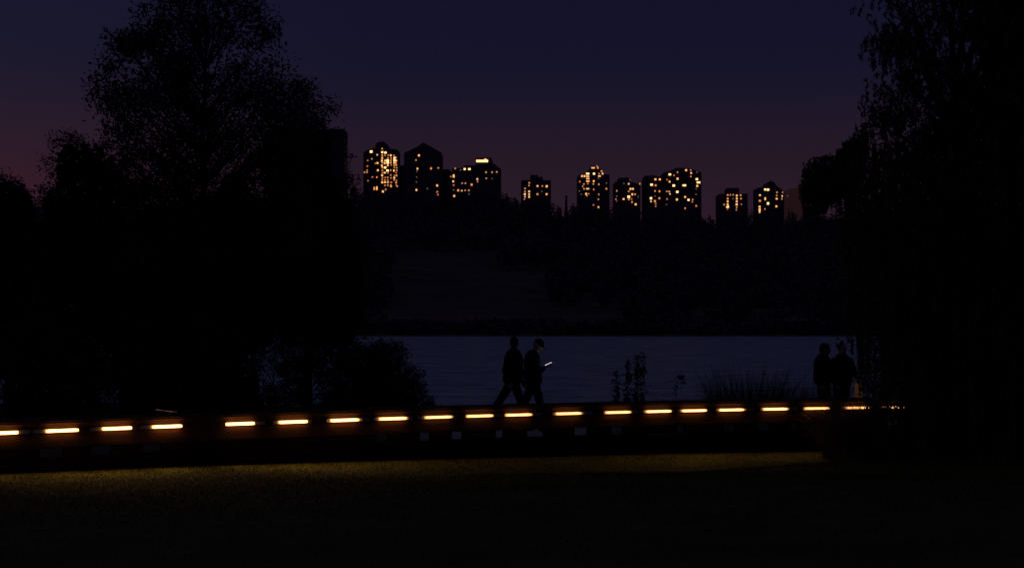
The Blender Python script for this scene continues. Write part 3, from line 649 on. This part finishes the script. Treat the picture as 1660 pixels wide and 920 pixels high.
def person(label,loc,head,tilt,yaw,neck,chest,pelvis,legs,arms,jm,tm,hair,rz=0,hem=.84,bulk=1.0,group=None,frontal=False,hands=None):
    t=thing('person',label,'person',loc,rz,group)
    sx,sy=(.115,.165) if not frontal else (.165,.115)
    bm=bmesh.new(); R,f=head_geo(bm,head,tilt,yaw); cap(bm,neck,Vector(head)+Vector((-.015,0,-.06)),.058,.052)
    ell(bm,chest,(sx*.92,sy*.95,.24)); ell(bm,pelvis,(sx*.95,sy*.85,.14)); cap(bm,chest,pelvis,.11,.115)
    for L in legs: chain(bm,[L[0],L[1],L[2]],[.08,.055,.04]); foot(bm,L[2],L[3] if len(L)>3 else 1)
    for i,A_ in enumerate(arms):
        chain(bm,A_[:3],[.052,.04,.028]); d=(Vector(A_[2])-Vector(A_[1])).normalized()
        HR=(hands[i][0] if hands and hands[i] else d.to_track_quat('X','Y').to_matrix()); cu=(hands[i][1] if hands and hands[i] else .55); ss=(hands[i][2] if hands and hands[i] else (-1 if i else 1))
        hand_geo(bm,A_[2],HR,cu,ss)
    rem('body',bm,M['skin'],t,.0085,3)
    # jacket
    bm=bmesh.new(); c=Vector(chest); pv=Vector(pelvis)
    ell(bm,c+Vector((0,0,.03)),(sx*1.22*bulk,sy*1.2*bulk,.27)); ell(bm,c.lerp(pv,.5),(sx*1.30*bulk,sy*1.08*bulk,.26))
    ell(bm,pv+Vector((0,0,.03)),(sx*1.28*bulk,sy*1.06*bulk,pv.z+.03-hem+.02)); cap(bm,Vector(neck)+Vector((-.005,0,-.04)),Vector(neck)+Vector((0,0,.025)),.085,.072)
    for A_ in arms:
        e=Vector(A_[2]).lerp(Vector(A_[1]),.08); chain(bm,[A_[0],A_[1],e],[.080*bulk,.062*bulk,.046])
        cap(bm,Vector(neck)+Vector((0,0,-.06)),A_[0],.07,.078*bulk)
    rem('jacket',bm,jm,t,.013,8)
    bm=bmesh.new()
    ell(bm,pv+Vector((0,0,-.02)),(sx*1.12,sy*1.0,.15))
    for L in legs: chain(bm,[L[0],L[1],Vector(L[2])+Vector((0,0,-.0))],[.100,.074,.060])
    rem('trousers',bm,tm,t,.013,6)
    for L in legs:
        bm=bmesh.new(); a=Vector(L[2]); dx=L[3] if len(L)>3 else 1
        cap(bm,a+Vector((-.035*dx,0,-.052)),a+Vector((.165*dx,0,-.066)),.047,.036); cap(bm,a+Vector((0,0,-.01)),a+Vector((0,0,-.05)),.054,.05); rem('shoe',bm,M['shoe'],t,.010,2)
    bm=bmesh.new()
    if hair=='long':
        ell(bm,f(-.025,0,.035),(.102,.090,.105),R); cap(bm,f(-.075,0,.0),f(-.09,0,-.13),.058,.05); cap(bm,f(-.05,.05,-.02),f(-.055,.05,-.12),.04,.034); cap(bm,f(-.05,-.05,-.02),f(-.055,-.05,-.12),.04,.034)
    elif hair=='cap':
        ell(bm,f(-.012,0,.052),(.104,.084,.088),R); ell(bm,f(.10,0,.045),(.055,.06,.010),R)
    elif hair=='bun':
        ell(bm,f(-.025,0,.035),(.10,.086,.102),R); ell(bm,f(-.02,0,.14),(.035,.035,.035),R)
    else:
        ell(bm,f(-.026,0,.036),(.100,.084,.100),R); ell(bm,f(.02,0,.085),(.06,.065,.04),R); ell(bm,f(-.07,0,-.02),(.045,.065,.06),R)
    rem('hair' if hair!='cap' else 'cap',bm,M['hair'],t,.009,3)
    return t,R,f
pd=26.9; X1=(832.5-CX)/F*pd
person('person in a dark jacket striding right beside the phone user, no phone',(X1,pd+.15,DECK),(.015,0,1.665),.12,1.35,(-.005,0,1.50),(-.0,0,1.28),(-.015,0,.95),
  [((-.03,.09,.93),(-.27,.10,.55),(-.54,.10,.22)),((.01,-.09,.93),(.15,-.09,.52),(.20,-.09,.095))],
  [((.0,.20,1.42),(.07,.24,1.14),(.17,.20,.93)),((-.05,-.20,1.42),(-.14,-.24,1.15),(-.07,-.22,.92))],M['cloth1'],M['cloth2'],'short',hem=.86,bulk=1.36,group='pair walking on the boardwalk')
X2=(865.5-CX)/F*pd
HR=Matrix.Rotation(-.35,3,'Y')
t,R,f=person('person with bowed head walking right, face lit by a phone held out in front',(X2,pd-.1,DECK),(.075,0,1.625),.68,0,(-.0,0,1.465),(-.035,0,1.25),(-.015,0,.94),
  [((-.02,.09,.92),(-.17,.10,.54),(-.38,.10,.19)),((.01,-.09,.92),(.12,-.09,.52),(.16,-.09,.095))],
  [((-.03,.19,1.38),(.03,.23,1.12),(.20,.08,1.20)),((-.03,-.19,1.38),(.05,-.22,1.11),(.195,-.05,1.20))],M['cloth1'],M['cloth2'],'cap',hem=.86,bulk=1.2,group='pair walking on the boardwalk',
  hands=[(Matrix.Rotation(-.45,3,'Y'),.35,-1),(Matrix.Rotation(-.5,3,'Y')@Matrix.Rotation(.3,3,'X'),.35,1)])
ph=thing('phone','lit phone held out by the person with the bowed head','phone',Vector((X2+.275,pd-.115,DECK+1.275)))
ph.rotation_euler=(.06,-.42,0)
bm=bmesh.new(); bbox(bm,(0,0,0),(.15,.074,.009)); bmesh.ops.bevel(bm,geom=bm.edges[:],offset=.002,segments=2,affect='EDGES'); from_bm('case',bm,M['phonebody'],ph)
bm=bmesh.new(); bbox(bm,(0,0,.0056),(.142,.067,.0015)); from_bm('screen',bm,M['screen'],ph)
qd=28.2; X3=(1336-CX)/F*qd
person('person in a puffy dark jacket standing left of the pair near the willow',(X3,qd,DECK),(.02,0,1.52),.1,0,(-.0,0,1.37),(-.03,0,1.16),(-.02,0,.87),
  [((-.02,.09,.85),(-.03,.09,.46),(-.09,.09,.10)),((.0,-.09,.85),(.06,-.09,.46),(.07,-.09,.095))],
  [((-.02,.19,1.28),(.04,.23,1.02),(.10,.16,.84)),((-.08,-.18,1.28),(-.16,-.22,1.03),(-.08,-.22,.83))],M['cloth3'],M['cloth2'],'short',hem=.80,bulk=1.28,group='pair near the willow')
X4=(1362-CX)/F*qd
person('person holding a glowing tan bag at their side, right of the pair near the willow',(X4,qd-.15,DECK),(.01,0,1.53),.0,-1.2,(.0,0,1.375),(.0,0,1.16),(.0,0,.87),
  [((-.085,0,.85),(-.09,-.02,.46),(-.09,.0,.095),.3),((.075,0,.85),(.07,-.02,.46),(.07,.0,.095),.3)],
  [((-.16,0,1.29),(-.19,.03,1.04),(-.14,-.05,.84)),((.16,0,1.29),(.235,.0,1.09),(.315,-.04,.93))],M['cloth3'],M['cloth2'],'bun',hem=.78,bulk=1.0,group='pair near the willow',frontal=True)
bg=thing('carrier_bag','small glowing tan bag hanging from the hand of the person near the willow','bag',Vector((X4+.265,qd-.42,DECK+.56)))
bm=bmesh.new(); vs=bbox(bm,(0,0,.15),(.15,.09,.30))
for v in bm.verts:
    if v.co.z>.2: v.co.x*=.85; v.co.y*=.5
bmesh.ops.bevel(bm,geom=bm.edges[:],offset=.01,segments=2,affect='EDGES'); from_bm('pouch',bm,M['paper'],bg)
_b=M['paper'].node_tree.nodes['Principled BSDF']; _b.inputs['Emission Color'].default_value=(1,.36,.10,1); _b.inputs['Emission Strength'].default_value=.035  # faint glow put into the bag material in place of lamp light
T=Tubes(5); T.add([(-.04,0,.29),(-.03,.05,.36),(.02,.16,.385),(.05,.05,.36),(.05,0,.29)],[.005]*5); T.build('handle',M['paper'],bg)

# ------------------------------------------------------------------ sky, sun, camera
w=bpy.data.worlds.new('World'); S.world=w; w.use_nodes=True; n=w.node_tree.nodes; l=w.node_tree.links
bgd=n['Background']; out=n['World Output']
tc=n.new('ShaderNodeTexCoord'); sp=n.new('ShaderNodeSeparateXYZ'); l.new(tc.outputs['Generated'],sp.inputs[0])
def ramp(st):
    r=n.new('ShaderNodeValToRGB'); e=r.color_ramp.elements
    while len(e)>1: e.remove(e[-1])
    e[0].position=st[0][0]; e[0].color=(*st[0][1],1)
    for p,c in st[1:]: q=e.new(p); q.color=(*c,1)
    return r
def s2l(c): return tuple(((x/255+.055)/1.055)**2.4 if x>10 else x/255/12.92 for x in c)
r1=ramp([(0,s2l((45,28,40))),(.079,s2l((42,26,39))),(.118,s2l((36,24,38))),(.14,s2l((31,23,40))),(.157,s2l((25,21,40))),(.182,s2l((21,19,40))),(.225,s2l((19,18,41))),(.42,s2l((26,29,58))),(1,s2l((24,27,54)))])
r2=ramp([(0,s2l((56,28,38))),(.09,s2l((52,27,39))),(.12,s2l((44,27,40))),(.15,s2l((34,26,43))),(.18,s2l((28,25,45))),(.225,s2l((24,23,45))),(.42,s2l((26,29,58))),(1,s2l((24,27,54)))])
l.new(sp.outputs['Z'],r1.inputs[0]); l.new(sp.outputs['Z'],r2.inputs[0])
mr=n.new('ShaderNodeMapRange'); mr.inputs['From Min'].default_value=-.10; mr.inputs['From Max'].default_value=-.36; l.new(sp.outputs['X'],mr.inputs['Value'])
mx=n.new('ShaderNodeMixRGB'); l.new(mr.outputs[0],mx.inputs[0]); l.new(r1.outputs[0],mx.inputs[1]); l.new(r2.outputs[0],mx.inputs[2])
l.new(mx.outputs[0],bgd.inputs[0]); bgd.inputs[1].default_value=1
sky=n.new('ShaderNodeTexSky'); sky.sky_type='NISHITA'; sky.sun_disc=False; sky.sun_elevation=math.radians(-4); sky.sun_rotation=math.radians(-35)
b2=n.new('ShaderNodeBackground'); l.new(sky.outputs[0],b2.inputs[0]); b2.inputs[1].default_value=.004
ash=n.new('ShaderNodeAddShader'); l.new(bgd.outputs[0],ash.inputs[0]); l.new(b2.outputs[0],ash.inputs[1]); l.new(ash.outputs[0],out.inputs[0])
sl=bpy.data.lights.new('sun','SUN'); sl.energy=.004; sl.angle=math.radians(3); sl.color=(1,.6,.5)
so=bpy.data.objects.new('sun',sl); COL.objects.link(so); so.rotation_euler=(math.radians(84),0,math.radians(35+180)); so.location=(-40,60,30)
cd=bpy.data.cameras.new('camera'); co=bpy.data.objects.new('camera',cd); COL.objects.link(co); S.camera=co
co.location=(0,0,EYE); co.rotation_euler=(math.radians(90),0,0)
cd.sensor_width=36; cd.lens=36*F/1660; cd.shift_y=(HZ-460)/1660; cd.clip_start=.1; cd.clip_end=12000
S.view_settings.view_transform='Standard'; S.view_settings.look='None'; S.view_settings.exposure=0; S.view_settings.gamma=1
S.render.engine='CYCLES'; S.cycles.use_denoising=True; S.cycles.max_bounces=5; S.cycles.diffuse_bounces=2; S.cycles.glossy_bounces=2
S.cycles.use_adaptive_sampling=True; S.cycles.adaptive_threshold=.004; S.cycles.sample_clamp_indirect=2
S.cycles.filter_width=1.5
